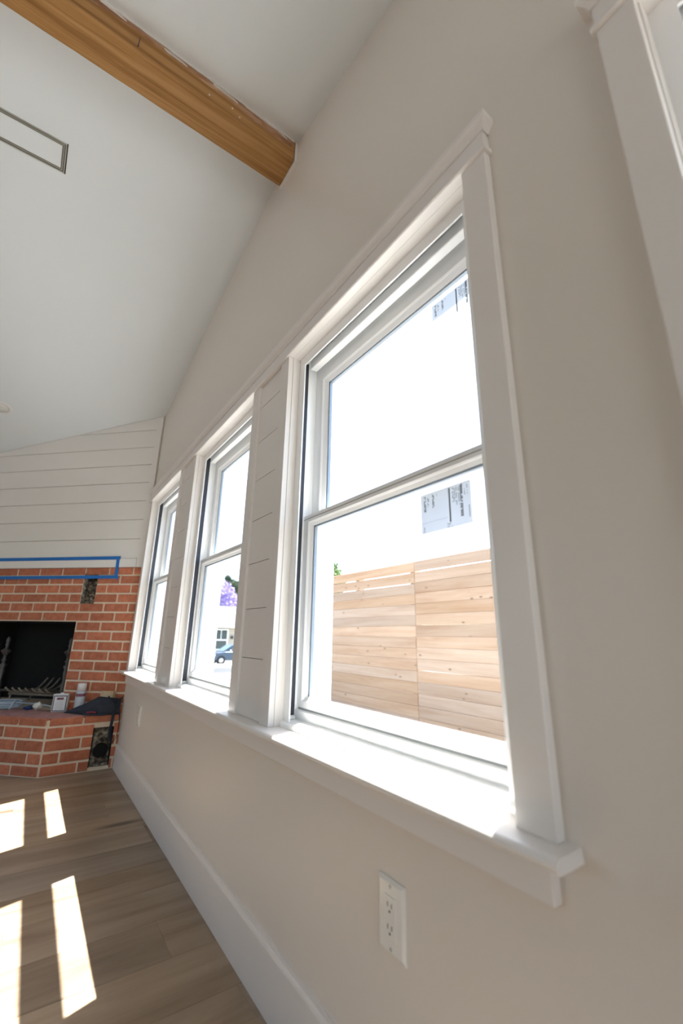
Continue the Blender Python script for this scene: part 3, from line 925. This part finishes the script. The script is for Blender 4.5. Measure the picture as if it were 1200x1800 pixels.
# cap bricks lying flat along the edges, then the dusty top behind them
cz0, cz1 = .302, HZ
for (a, b_) in ((HXc + .016, -.243), (-.231, -.006)):
    me_ = brick('cap_brick', Vector((b_, HY - .001, cz0)), -X_, -Y_, b_ - a, cz1 - cz0, .095, 'brick', hearth)
for i in range(8):
    a, b_ = .016 + .2135 * i, .016 + .2135 * i + .2015
    brick('cap_brick', corner + DT * b_ + DN * .001 + Z_ * cz0, -DT, DN, b_ - a, cz1 - cz0, .095, 'brick', hearth)
topp = [(HXc + .02, HY + .03), (endp.x + .03, endp.y + .03), (back.x, back.y), (-.004, 3.664), (-.004, HY + .03)]
prism('hearth_top', topp, (0, 0, HZ - .02), X_, Y_, Z_, .0206, 'brick_top', hearth)
prism('firebox_floor', [(FB[0] + .002, -.5), (FB[1], -.5), (FB[1], .004), (FB[0] + .002, .004)], D(0, 0, HZ - .03), DT, DN, Z_, .029, 'mortar', hearth)
# duct niche in the cheek
nw, nh = NICHE[1] - NICHE[0], NICHE[3] - NICHE[2]
rubble('niche_recess', lambda u_, v_, d: Vector((NICHE[0] - .01 + (nw + .02) * u_, HY + .055 + d * .8, NICHE[2] - .01 + (nh + .02) * v_)), 16, 26, 'rubble', hearth, .014, 9.0)
box('niche_edge', NICHE[0] - .002, NICHE[0] + .004, HY + .002, HY + .05, NICHE[2], NICHE[3], 'soot', hearth)
box('niche_edge', NICHE[1] - .004, NICHE[1] + .002, HY + .002, HY + .05, NICHE[2], NICHE[3], 'soot', hearth)
lathe('duct_mouth', [(.047, 0), (.047, .004), (.040, .006)], (-.098, HY + .052, .112), 'soot', hearth, 24, (0, -1, 0))
rubble('niche_rubble', lambda u_, v_, d: Vector((NICHE[0] + .005 + (nw - .01) * u_, HY + .01 + .05 * v_, NICHE[2] + .002 + .045 * v_ + abs(d) * 1.2)), 14, 8, 'rubble', hearth, .02, 5.0)

# blue masking tape marking out a mantel
def tape(pts, label):
    o = prism('tape_strip', pts, D(0, .0225, 0), DT, Z_, DN, .0008, 'tape')
    tag(o, label, 'tape', 'blue masking tape outline')
tape([(.198, 1.466), (.196, 1.4935), (2.2, 1.4935), (2.2, 1.466)], 'long upper strip of blue masking tape on the white trim board')
tape([(.203, 1.4655), (.231, 1.4655), (.226, 1.3415), (.198, 1.3415)], 'short upright strip of blue masking tape closing the outline')
tape([(.194, 1.341), (.190, 1.303), (.215, 1.315), (2.2, 1.315), (2.2, 1.341)], 'long lower strip of blue masking tape across the brick')

# ------------------------------------------------------------------ things on the hearth
def andiron(s, off, label):
    O = D(s, off, HZ + .001)
    r = empty('andiron', O); tag(r, label, 'andiron', 'cast andirons in the firebox')
    lathe('post', [(.020, .10), (.016, .12), (.020, .15), (.012, .19), (.018, .26), (.012, .275), (.026, .30), (.012, .31), (.011, .325), (.021, .335), (.012, .345), (.012, .37), (.020, .385), (.036, .405), (.034, .41), (.013, .425), (.010, .44), (.016, .455), (.010, .465), (.014, .475), (.015, .49), (.010, .505), (.003, .515)], O, 'iron', r, 14)
    for k in (-1, 1):
        tube('foot', smooth_path([O + Z_ * .105, O + DT * k * .018 + Z_ * .08, O + DT * k * .030 + Z_ * .03, O + DT * k * .042 + Z_ * .014], 5), [.014] * 15 + [.013], 'iron', r)
    tube('log_bar', [O + Z_ * .11, O - DN * .15 + Z_ * .10, O - DN * .36 + Z_ * .09, O - DN * .365 + Z_ * .011], .011, 'iron', r)
andiron(1.15, -.055, 'cast iron andiron with finial at the left edge of the firebox')
andiron(.585, -.07, 'cast iron andiron half hidden behind the firebox edge')

gr = empty('fire_grate', D(.85, -.2, HZ)); tag(gr, 'low rusty iron fire grate with slanting bars inside the firebox', 'grate')
gz = HZ + .085
for off in (-.10, -.30):
    tube('rail', [D(.645, off, gz), D(1.085, off, gz)], .009, 'grate', gr)
for i in range(7):
    s = .680 + .060 * i
    tube('bar', smooth_path([D(s + .040, -.050, gz + .052), D(s + .01, -.085, gz + .017), D(s - .00, -.2, gz + .017), D(s - .01, -.31, gz + .022), D(s - .045, -.36, gz + .10)], 4), .0075, 'grate', gr, 6)
for s in (.66, 1.07):
    for off in (-.10, -.30):
        tube('leg', smooth_path([D(s, off, gz), D(s, off, gz - .045), D(s + .02, off, HZ + .011)], 4), .008, 'grate', gr)

# rectangular tin
def yawbox(name, O, ang, w, d, z0, z1, mat, parent, bev=0):
    c_, s_ = math.cos(ang), math.sin(ang)
    v_ = []
    for (x, y_, z) in box_v(-w / 2, w / 2, -d / 2, d / 2, z0, z1):
        v_.append(O + Vector((x * c_ - y_ * s_, x * s_ + y_ * c_, z)))
    me = data(name, v_, BOXF)
    if bev: bevelled(me, bev, 2)
    return link(name, me, mat, parent)
TO = D(.478, .045, HZ + .001)
tn = empty('rectangular_tin', TO); tag(tn, 'small white rectangular tin with navy border standing on the hearth', 'tin')
ta = math.radians(-20)
yawbox('body', TO, ta, .098, .045, 0, .118, 'tin', tn, .004)
yawbox('top_rim', TO, ta, .100, .047, .114, .121, 'tin', tn, .002)
lab = yawbox('label_border', TO + Vector((math.sin(ta), -math.cos(ta), 0)) * .0222, ta, .088, .0016, .006, .110, 'tin_blue', tn)
yawbox('label_field', TO + Vector((math.sin(ta), -math.cos(ta), 0)) * .0232, ta, .076, .0012, .011, .104, 'tin', lab)
yawbox('label_band', TO + Vector((math.sin(ta), -math.cos(ta), 0)) * .0240, ta, .044, .0010, .082, .097, 'tin_red', lab)
for k in range(6):
    yawbox('label_text', TO + Vector((math.sin(ta), -math.cos(ta), 0)) * .0239, ta, .056 - .01 * (k % 3), .0006, .020 + k * .0095, .0225 + k * .0095, 'can_grey', lab)
lathe('cap', [(.012, .119), (.012, .126), (.010, .128)], TO, 'tin', tn, 16)
# spray can
SO = D(.322, .048, HZ + .001)
sc_ = empty('spray_can', SO); tag(sc_, 'tall grey spray can with white cap behind the navy bag', 'spray can')
lathe('body', [(.030, 0), (.0315, .003), (.0315, .138), (.029, .144)], SO, 'can_grey', sc_, 24)
lathe('label_band', [(.0317, .110), (.0320, .111), (.0320, .129), (.0317, .130)], SO, 'tin_red', sc_, 24)
lathe('cap', [(.0300, .144), (.0300, .192), (.0285, .197), (.01, .198)], SO, 'tin', sc_, 24)
# pine offcut
po = empty('wood_offcut', D(.155, .045, HZ)); tag(po, 'small pale pine offcut behind the navy bag', 'wood block')
yawbox('block', D(.122, .020, HZ + .001), math.radians(-45), .105, .026, .0, .148, 'pine', po, .002)
yawbox('cut_end', D(.122, .020, HZ + .001), math.radians(-45), .1055, .022, .004, .1485, 'pine', po, .001)

# navy canvas bag, slumped over the hearth edge
BO = D(.22, .14, HZ)
bg_ = empty('canvas_bag', BO); tag(bg_, 'slumped navy canvas bag with red print and hanging straps', 'bag')
def bag_mesh():
    def curve(pts, u_):
        pts = [Vector(p) for p in pts]
        us = [0, .35, .62, 1]
        for k in range(3):
            if u_ <= us[k + 1] + 1e-9:
                return pts[k].lerp(pts[k + 1], (u_ - us[k]) / (us[k + 1] - us[k]))
    h0 = HZ + .002
    front = [(-.347, 3.879, h0), (-.232, 3.715, h0), (-.140, 3.640, h0 + .001), (-.024, 3.640, h0 + .004)]
    ridge = [(-.345, 3.881, h0 + .006), (-.245, 3.775, HZ + .062), (-.160, 3.680, HZ + .124), (-.022, 3.644, HZ + .104)]
    backc = [(-.345, 3.882, h0), (-.242, 3.785, h0), (-.140, 3.698, h0), (-.022, 3.648, h0)]
    nu, nv = 30, 18
    vv, ff = [], []
    for i in range(nu + 1):
        u_ = i / nu
        F, T, B = curve(front, u_), curve(ridge, u_), curve(backc, u_)
        for j_ in range(nv + 1):
            v_ = j_ / nv
            if v_ < .68:
                w = v_ / .68
                p = F.lerp(T, w) + Vector((-.1, -.35, .6)).normalized() * .016 * math.sin(math.pi * w) * min(1, u_ * 3)
            else:
                w = (v_ - .68) / .32
                p = T.lerp(B, w)
            k = math.sin(math.pi * v_) * min(1, u_ * 4)
            p = p + Vector((0, -.6, .8)) * k * (.011 * noise.noise(Vector((u_ * 5, v_ * 3.2, 2))) + .005 * noise.noise(Vector((u_ * 15, v_ * 9, 6))))
            p.z = max(p.z, HZ + .0015); p.x = min(p.x, -.004)
            vv.append(p)
    for i in range(nu):
        for j_ in range(nv):
            ff.append((i * (nv + 1) + j_, (i + 1) * (nv + 1) + j_, (i + 1) * (nv + 1) + j_ + 1, i * (nv + 1) + j_ + 1))
        ff.append((i * (nv + 1), i * (nv + 1) + nv, (i + 1) * (nv + 1) + nv, (i + 1) * (nv + 1)))
    ff.append(tuple(range(nv + 1))); ff.append(tuple(nu * (nv + 1) + q for q in range(nv + 1))[::-1])
    return mesh('bag_body', vv, ff, 'navy', bg_, True)
bag_mesh()
def ribbon(name, pts, wdir, w, th, mat, par):
    pts = smooth_path(pts, 8); wd_ = Vector(wdir).normalized()
    vv, ff = [], []
    for i, p in enumerate(pts):
        tg = (pts[min(i + 1, len(pts) - 1)] - pts[max(0, i - 1)]).normalized()
        nn = tg.cross(wd_).normalized()
        for a_, b_ in ((-1, -1), (1, -1), (1, 1), (-1, 1)):
            vv.append(p + wd_ * a_ * w / 2 + nn * b_ * th / 2)
    for i in range(len(pts) - 1):
        for k in range(4):
            ff.append((i * 4 + k, i * 4 + (k + 1) % 4, (i + 1) * 4 + (k + 1) % 4, (i + 1) * 4 + k))
    ff += [(0, 1, 2, 3), tuple(len(pts) * 4 - 4 + q for q in (3, 2, 1, 0))]
    return mesh(name, vv, ff, mat, par, True)
# strap loop over the lip of the hearth, hanging in front of the duct niche
ribbon('strap', [(-.050, 3.66, HZ + .090), (-.056, 3.636, HZ + .060), (-.060, 3.632, HZ + .005), (-.063, 3.634, HZ - .05), (-.066, 3.634, .240), (-.060, 3.634, .190), (-.044, 3.634, .168)], (1, .1, .2), .020, .003, 'navy', bg_)
ribbon('strap', [(-.044, 3.634, .168), (-.026, 3.634, .190), (-.016, 3.634, .240), (-.017, 3.634, HZ - .03), (-.026, 3.632, HZ + .02), (-.036, 3.634, HZ + .07), (-.030, 3.645, HZ + .105)], (.4, .15, 1), .013, .003, 'navy', bg_)
ribbon('strap', [(-.105, 3.665, HZ + .118), (-.075, 3.634, HZ + .085), (-.046, 3.630, HZ + .075), (-.016, 3.640, HZ + .115)], (.2, .2, 1), .018, .004, 'navy', bg_)
ribbon('red_print', [(-.222, 3.692, HZ + .020), (-.195, 3.668, HZ + .024), (-.170, 3.648, HZ + .022)], (0, -.25, 1), .009, .004, 'red_print', bg_)
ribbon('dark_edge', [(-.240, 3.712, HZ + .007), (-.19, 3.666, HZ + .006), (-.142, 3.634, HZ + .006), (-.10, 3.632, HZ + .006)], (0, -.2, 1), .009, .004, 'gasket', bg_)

# coiled grey cable
cb = empty('cable_coil', D(.98, .05, HZ)); tag(cb, 'coil of pale grey blue cable lying on the hearth at the left edge', 'cable')
rn = random.Random(4)
for k in range(7):
    pts = []
    ph = rn.uniform(0, 6)
    for i in range(25):
        a_ = 2 * math.pi * i / 24
        rr = 1 + .05 * math.sin(2 * a_ + ph)
        pts.append(D(1.000 + (.150 + .006 * k) * math.cos(a_) * rr, .028 + (.060 + .004 * (k % 3)) * math.sin(a_) * rr, HZ + .012 + .0058 * k + .006 * math.sin(a_ * 2 + ph)))
    tube('cable_turn', pts, .0065, 'cable', cb, 6)
tube('cable_tie', smooth_path([D(.850, .105, HZ + .010), D(.842, .070, HZ + .062), D(.858, .02, HZ + .056), D(.875, -.02, HZ + .02)], 6), .0075, 'cable', cb, 6)
tube('cable_tail', smooth_path([D(.87, .0, HZ + .035), D(.80, -.03, HZ + .03), D(.70, -.05, HZ + .022), D(.64, -.06, HZ + .012), D(.60, -.065, HZ + .010)], 6), .0065, 'cable', cb, 6)
# blue cloth and white rag
def blob(name, O, rx, ry, rz, mat, parent, seed, amp=.35):
    bm_ = bmesh.new(); bmesh.ops.create_icosphere(bm_, subdivisions=3, radius=1)
    for vt in bm_.verts:
        k = 1 + amp * noise.noise(vt.co * 2.2 + Vector((seed, 0, 0)))
        vt.co = Vector((O.x + vt.co.x * rx * k, O.y + vt.co.y * ry * k, max(O.z + rz + vt.co.z * rz * k, HZ + .001)))
    me = bpy.data.meshes.new(name); bm_.to_mesh(me); bm_.free()
    return link(name, me, mat, parent, True)
o = blob('blue_cloth', D(.752, .035, HZ), .034, .026, .013, 'cloth_blue', None, 3); tag(o, 'crumpled dark blue cloth beside the cable on the hearth', 'cloth')
o = blob('white_rag', D(.688, .020, HZ), .028, .022, .026, 'white_rag', None, 8, .55); tag(o, 'small crumpled white rag next to the blue cloth', 'rag')

# ------------------------------------------------------------------ outside
GZ = -0.16
gv, gf = [], []
prof = [(-30, GZ), (9, GZ), (20, -1.1), (26, -1.25), (140, -1.25)]
for y_, z in prof:
    gv += [(WT if False else -60, y_, z), (90, y_, z)]
for i in range(len(prof) - 1):
    gf.append((2 * i, 2 * i + 1, 2 * i + 3, 2 * i + 2))
g = mesh('ground', gv, gf, 'concrete')
structure(g, 'bright pale ground outside the windows')
st_ = box('road', -60, 90, 21.5, 29.2, -1.24, -1.235, 'asphalt'); structure(st_, 'grey asphalt street seen through the middle window')
kb = box('sidewalk', -60, 90, 29.4, 31.0, -1.26, -1.10, 'house_trim'); structure(kb, 'bright white kerb strip in front of the parked car')

# fence: horizontal boards nailed to posts
FX = 3.25
fn = empty('fence', (FX, 3.9, GZ)); tag(fn, 'horizontal cedar board fence filling the lower pane of the near window', 'fence')
BH = .1335
top = 1.845
secs = [(-3.35, -.93), (-.93, 1.51), (1.51, 3.95), (3.95, 6.39), (6.39, 7.4)]
rn = random.Random(21)
for si, (ya, yb) in enumerate(secs):
    gaps = {}
    if si == 3: gaps = {1: .010, 2: .008}
    if si == 2: gaps = {1: .009}
    z1 = top + rn.uniform(-.006, .006)
    k = 0
    while z1 > GZ + .135:
        h = BH - .003
        gp_ = gaps.get(k, rn.choice((.0002, .0004, .0006)))
        z1 -= gp_
        tilt = rn.uniform(-.002, .002)
        x0 = FX + rn.uniform(-.003, .003)
        v_ = [(x, y_, z + (tilt if y_ == ya + .002 else -tilt)) for x in (x0, x0 + .019) for y_ in (ya + .002, yb - .002) for z in (z1 - h, z1)]
        me = data('fence_board', v_, BOXF); bevelled(me, .005)
        o_ = link('fence_board', me, 'fence', fn)
        z1 -= h
        k += 1
    for yy in ((ya + .05, ya + 1.22) if si < 4 else (ya + .05, yb - .05)):
        box('fence_post', FX + .022, FX + .11, yy - .045, yy + .045, GZ - .05, top - .02, 'post', fn)

# young green shrub beyond the fence, jacaranda and dark tree across the street
def leaf_cloud(name, centres, n, size, mat, parent, seed):
    rn_ = random.Random(seed); vv, ff = [], []
    tot = sum(c_[3] ** 2 for c_ in centres)
    for cx, cy, cz, rad in centres:
        m_ = int(n * rad * rad / tot)
        for _ in range(m_):
            d_ = Vector((rn_.gauss(0, 1), rn_.gauss(0, 1), rn_.gauss(0, 1))).normalized() * rad * (rn_.random() ** .35)
            p = Vector((cx, cy, cz)) + Vector((d_.x, d_.y, d_.z * .85))
            a_ = Vector((rn_.uniform(-1, 1), rn_.uniform(-1, 1), rn_.uniform(-1, 1))).normalized()
            b_ = a_.cross(Vector((rn_.uniform(-1, 1), rn_.uniform(-1, 1), rn_.uniform(-1, 1)))).normalized()
            s_ = size * rn_.uniform(.6, 1.3); n0 = len(vv)
            vv += [p - a_ * s_, p + b_ * s_ * .5, p + a_ * s_, p - b_ * s_ * .5]
            ff.append((n0, n0 + 1, n0 + 2, n0 + 3))
    me = bpy.data.meshes.new(name); me.from_pydata([tuple(q) for q in vv], [], ff); me.update()
    return link(name, me, mat, parent)

def tree(name, base, trunk_h, trunk_r, clumps, n, size, mat, label, seed):
    r = empty(name, base); tag(r, label, 'tree')
    B_ = Vector(base)
    tube('trunk', [B_, B_ + Vector((.02 * trunk_h, 0, trunk_h * .5)), B_ + Vector((0, .02 * trunk_h, trunk_h))], [trunk_r, trunk_r * .8, trunk_r * .55], 'bark', r)
    for cx, cy, cz, rad in clumps[:5]:
        tube('branch', [B_ + Z_ * trunk_h * .9, Vector((cx, cy, cz))], [trunk_r * .4, trunk_r * .12], 'bark', r, 6)
    leaf_cloud('crown', clumps, n, size, mat, r, seed)
    return r
TX = 5.25
tree('garden_tree', (TX, 9.0, GZ), 2.2, .06, [(TX, 9.0, 2.30, .40), (TX - .35, 8.9, 2.15, .36), (TX + .27, 9.1, 2.18, .32), (TX + .05, 9.0, 2.60, .2)], 2600, .06, 'leaf', 'leafy green tree top poking above the left end of the fence', 3)
tree('jacaranda_tree', (20.2, 58, -1.25), 4.2, .3, [(19.6, 58, 6.2, 2.2), (18.0, 58, 5.6, 1.7), (21.3, 58.5, 5.4, 1.5), (19.8, 57.2, 4.2, 1.8), (20.8, 58, 4.0, 1.6), (17.5, 58.5, 4.0, 1.5)], 9000, .17, 'lilac', 'lilac flowering tree behind the house across the street', 5)
tree('dark_tree', (25.4, 66, -1.25), 5.5, .3, [(24.4, 66, 8.4, 1.2), (25.6, 66, 7.0, 1.7), (25.0, 66, 5.6, 1.6), (26.6, 66.5, 8.8, 1.1), (23.6, 66, 9.4, .6)], 5000, .22, 'leaf_dark', 'dark green tree beside the lilac one behind the house', 8)

# house across the street
hs = empty('neighbour_house', (20, 47, -1.25)); tag(hs, 'low cream house with pale roof across the street', 'house')
HY0 = 45.0
box('wall', 12.2, 28, HY0, HY0 + 8, -1.25, 1.95, 'house', hs)
prism('roof', [(-.7, 1.78), (4.2, 4.05), (9.0, 1.78), (9.0, 1.62), (4.2, 3.85), (-.7, 1.62)], (11.6, HY0, 0), Y_, Z_, X_, 17, 'roof', hs)
box('fascia', 11.6, 28.6, HY0 - .74, HY0 - .68, 1.58, 1.86, 'house_trim', hs)
wn_ = box('house_window', 15.05, 16.35, HY0 - .06, HY0 - .01, -.55, 1.35, 'house_glass', hs)
for b4 in ((14.95, 15.07, -.65, 1.45), (16.33, 16.47, -.65, 1.45), (15.07, 16.33, 1.33, 1.45), (15.07, 16.33, -.65, -.53), (15.07, 16.33, .28, .42), (15.66, 15.72, .42, 1.33)):
    box('window_bar', b4[0], b4[1], HY0 - .10, HY0 - .005, b4[2], b4[3], 'house_trim', wn_)
box('wall_lamp', 16.75, 17.0, HY0 - .15, HY0 - .005, .45, .78, 'gasket', hs)
box('shutter', 17.25, 17.95, HY0 - .05, HY0 - .005, .1, 1.4, 'shutter', hs)

# parked car
cr_ = empty('parked_car', (12.6, 33.0, -1.25)); tag(cr_, 'dark blue grey car parked across the street', 'car')
CX0, CY0, CZ0 = 10.28, 32.0, -1.25
side = [(0.05, .32), (0.0, .55), (.08, .74), (.55, .86), (1.15, .93), (1.85, 1.38), (2.35, 1.47), (3.3, 1.46), (3.95, 1.28), (4.45, .98), (4.55, .80), (4.55, .40), (4.4, .30)]
def car_section(ins, pts):
    return pts
bpts = [(0.05, .30), (0.0, .55), (.08, .74), (.55, .86), (1.15, .94), (4.3, .98), (4.5, .82), (4.55, .45), (4.45, .30)]
body = prism('body', bpts, (CX0, CY0, CZ0), X_, Z_, Y_, 1.78, 'car', cr_)
bv = body.modifiers.new('round', 'BEVEL'); bv.width = .09; bv.segments = 3; bv.limit_method = 'ANGLE'
gpts = [(1.10, .92), (1.80, 1.40), (2.35, 1.47), (3.35, 1.46), (4.0, 1.27), (4.35, .95)]
cab = prism('cabin', gpts, (CX0, CY0 + .12, CZ0), X_, Z_, Y_, 1.54, 'car', cr_)
bv = cab.modifiers.new('round', 'BEVEL'); bv.width = .08; bv.segments = 3; bv.limit_method = 'ANGLE'
for pl in ([(1.36, .97), (1.86, 1.33), (2.12, 1.37), (2.10, .98)], [(2.20, .98), (2.21, 1.38), (3.02, 1.38), (3.10, .99)], [(3.20, .99), (3.12, 1.37), (3.40, 1.36), (3.90, 1.18), (3.98, 1.0)]):
    prism('side_window', pl, (CX0, CY0 + .105, CZ0), X_, Z_, Y_, .02, 'car_glass', cr_)
prism('windscreen', [(1.09, .96), (1.74, 1.385), (1.77, 1.375), (1.13, .95)], (CX0 - .01, CY0 + .22, CZ0), X_, Z_, Y_, 1.34, 'car_glass', cr_)
for xw in (.88, 3.62):
    for yw in (CY0 - .02, CY0 + 1.60):
        w_ = lathe('wheel', [(.20, 0), (.32, .01), (.335, .05), (.335, .16), (.32, .20), (.2, .205)], (CX0 + xw, yw, CZ0 + .335), 'tyre', cr_, 24, (0, 1, 0))
        lathe('rim', [(.05, -.006), (.20, .002), (.21, .01)], (CX0 + xw, yw, CZ0 + .335), 'alloy', w_, 20, (0, 1, 0))
box('head_lamp', CX0 + .05, CX0 + .42, CY0 - .012, CY0 + .16, CZ0 + .64, CZ0 + .76, 'lamp_glass', cr_, .02)
box('wing_mirror', CX0 + 1.42, CX0 + 1.58, CY0 - .16, CY0 + .02, CZ0 + .94, CZ0 + 1.07, 'car', cr_, .03)
box('door_handle', CX0 + 2.75, CX0 + 2.95, CY0 - .03, CY0 + .01, CZ0 + .82, CZ0 + .86, 'alloy', cr_, .01)

# ------------------------------------------------------------------ light portals: sampling hints at the windows and the unseen openings added for light
def portal(loc, sx, sy, direction):
    l = bpy.data.lights.new('window_daylight_portal', 'AREA'); l.shape = 'RECTANGLE'; l.size = sx; l.size_y = sy
    l.cycles.is_portal = True
    o = bpy.data.objects.new('window_daylight_portal', l); COL.objects.link(o)
    o.location = loc; o.rotation_euler = Vector(direction).to_track_quat('-Z', 'Z').to_euler()
for a, b_ in OPENINGS:
    portal((.24, (a + b_) / 2, (Z_STOOL + Z_HEAD) / 2), b_ - a, Z_HEAD - Z_STOOL, (-1, 0, 0))
portal((XL - .2, 2.6, 1.25), 2.0, 1.7, (1, 0, 0))
portal((-1.16, YF - .2, 1.02), 2.08, 2.05, (0, 1, 0))
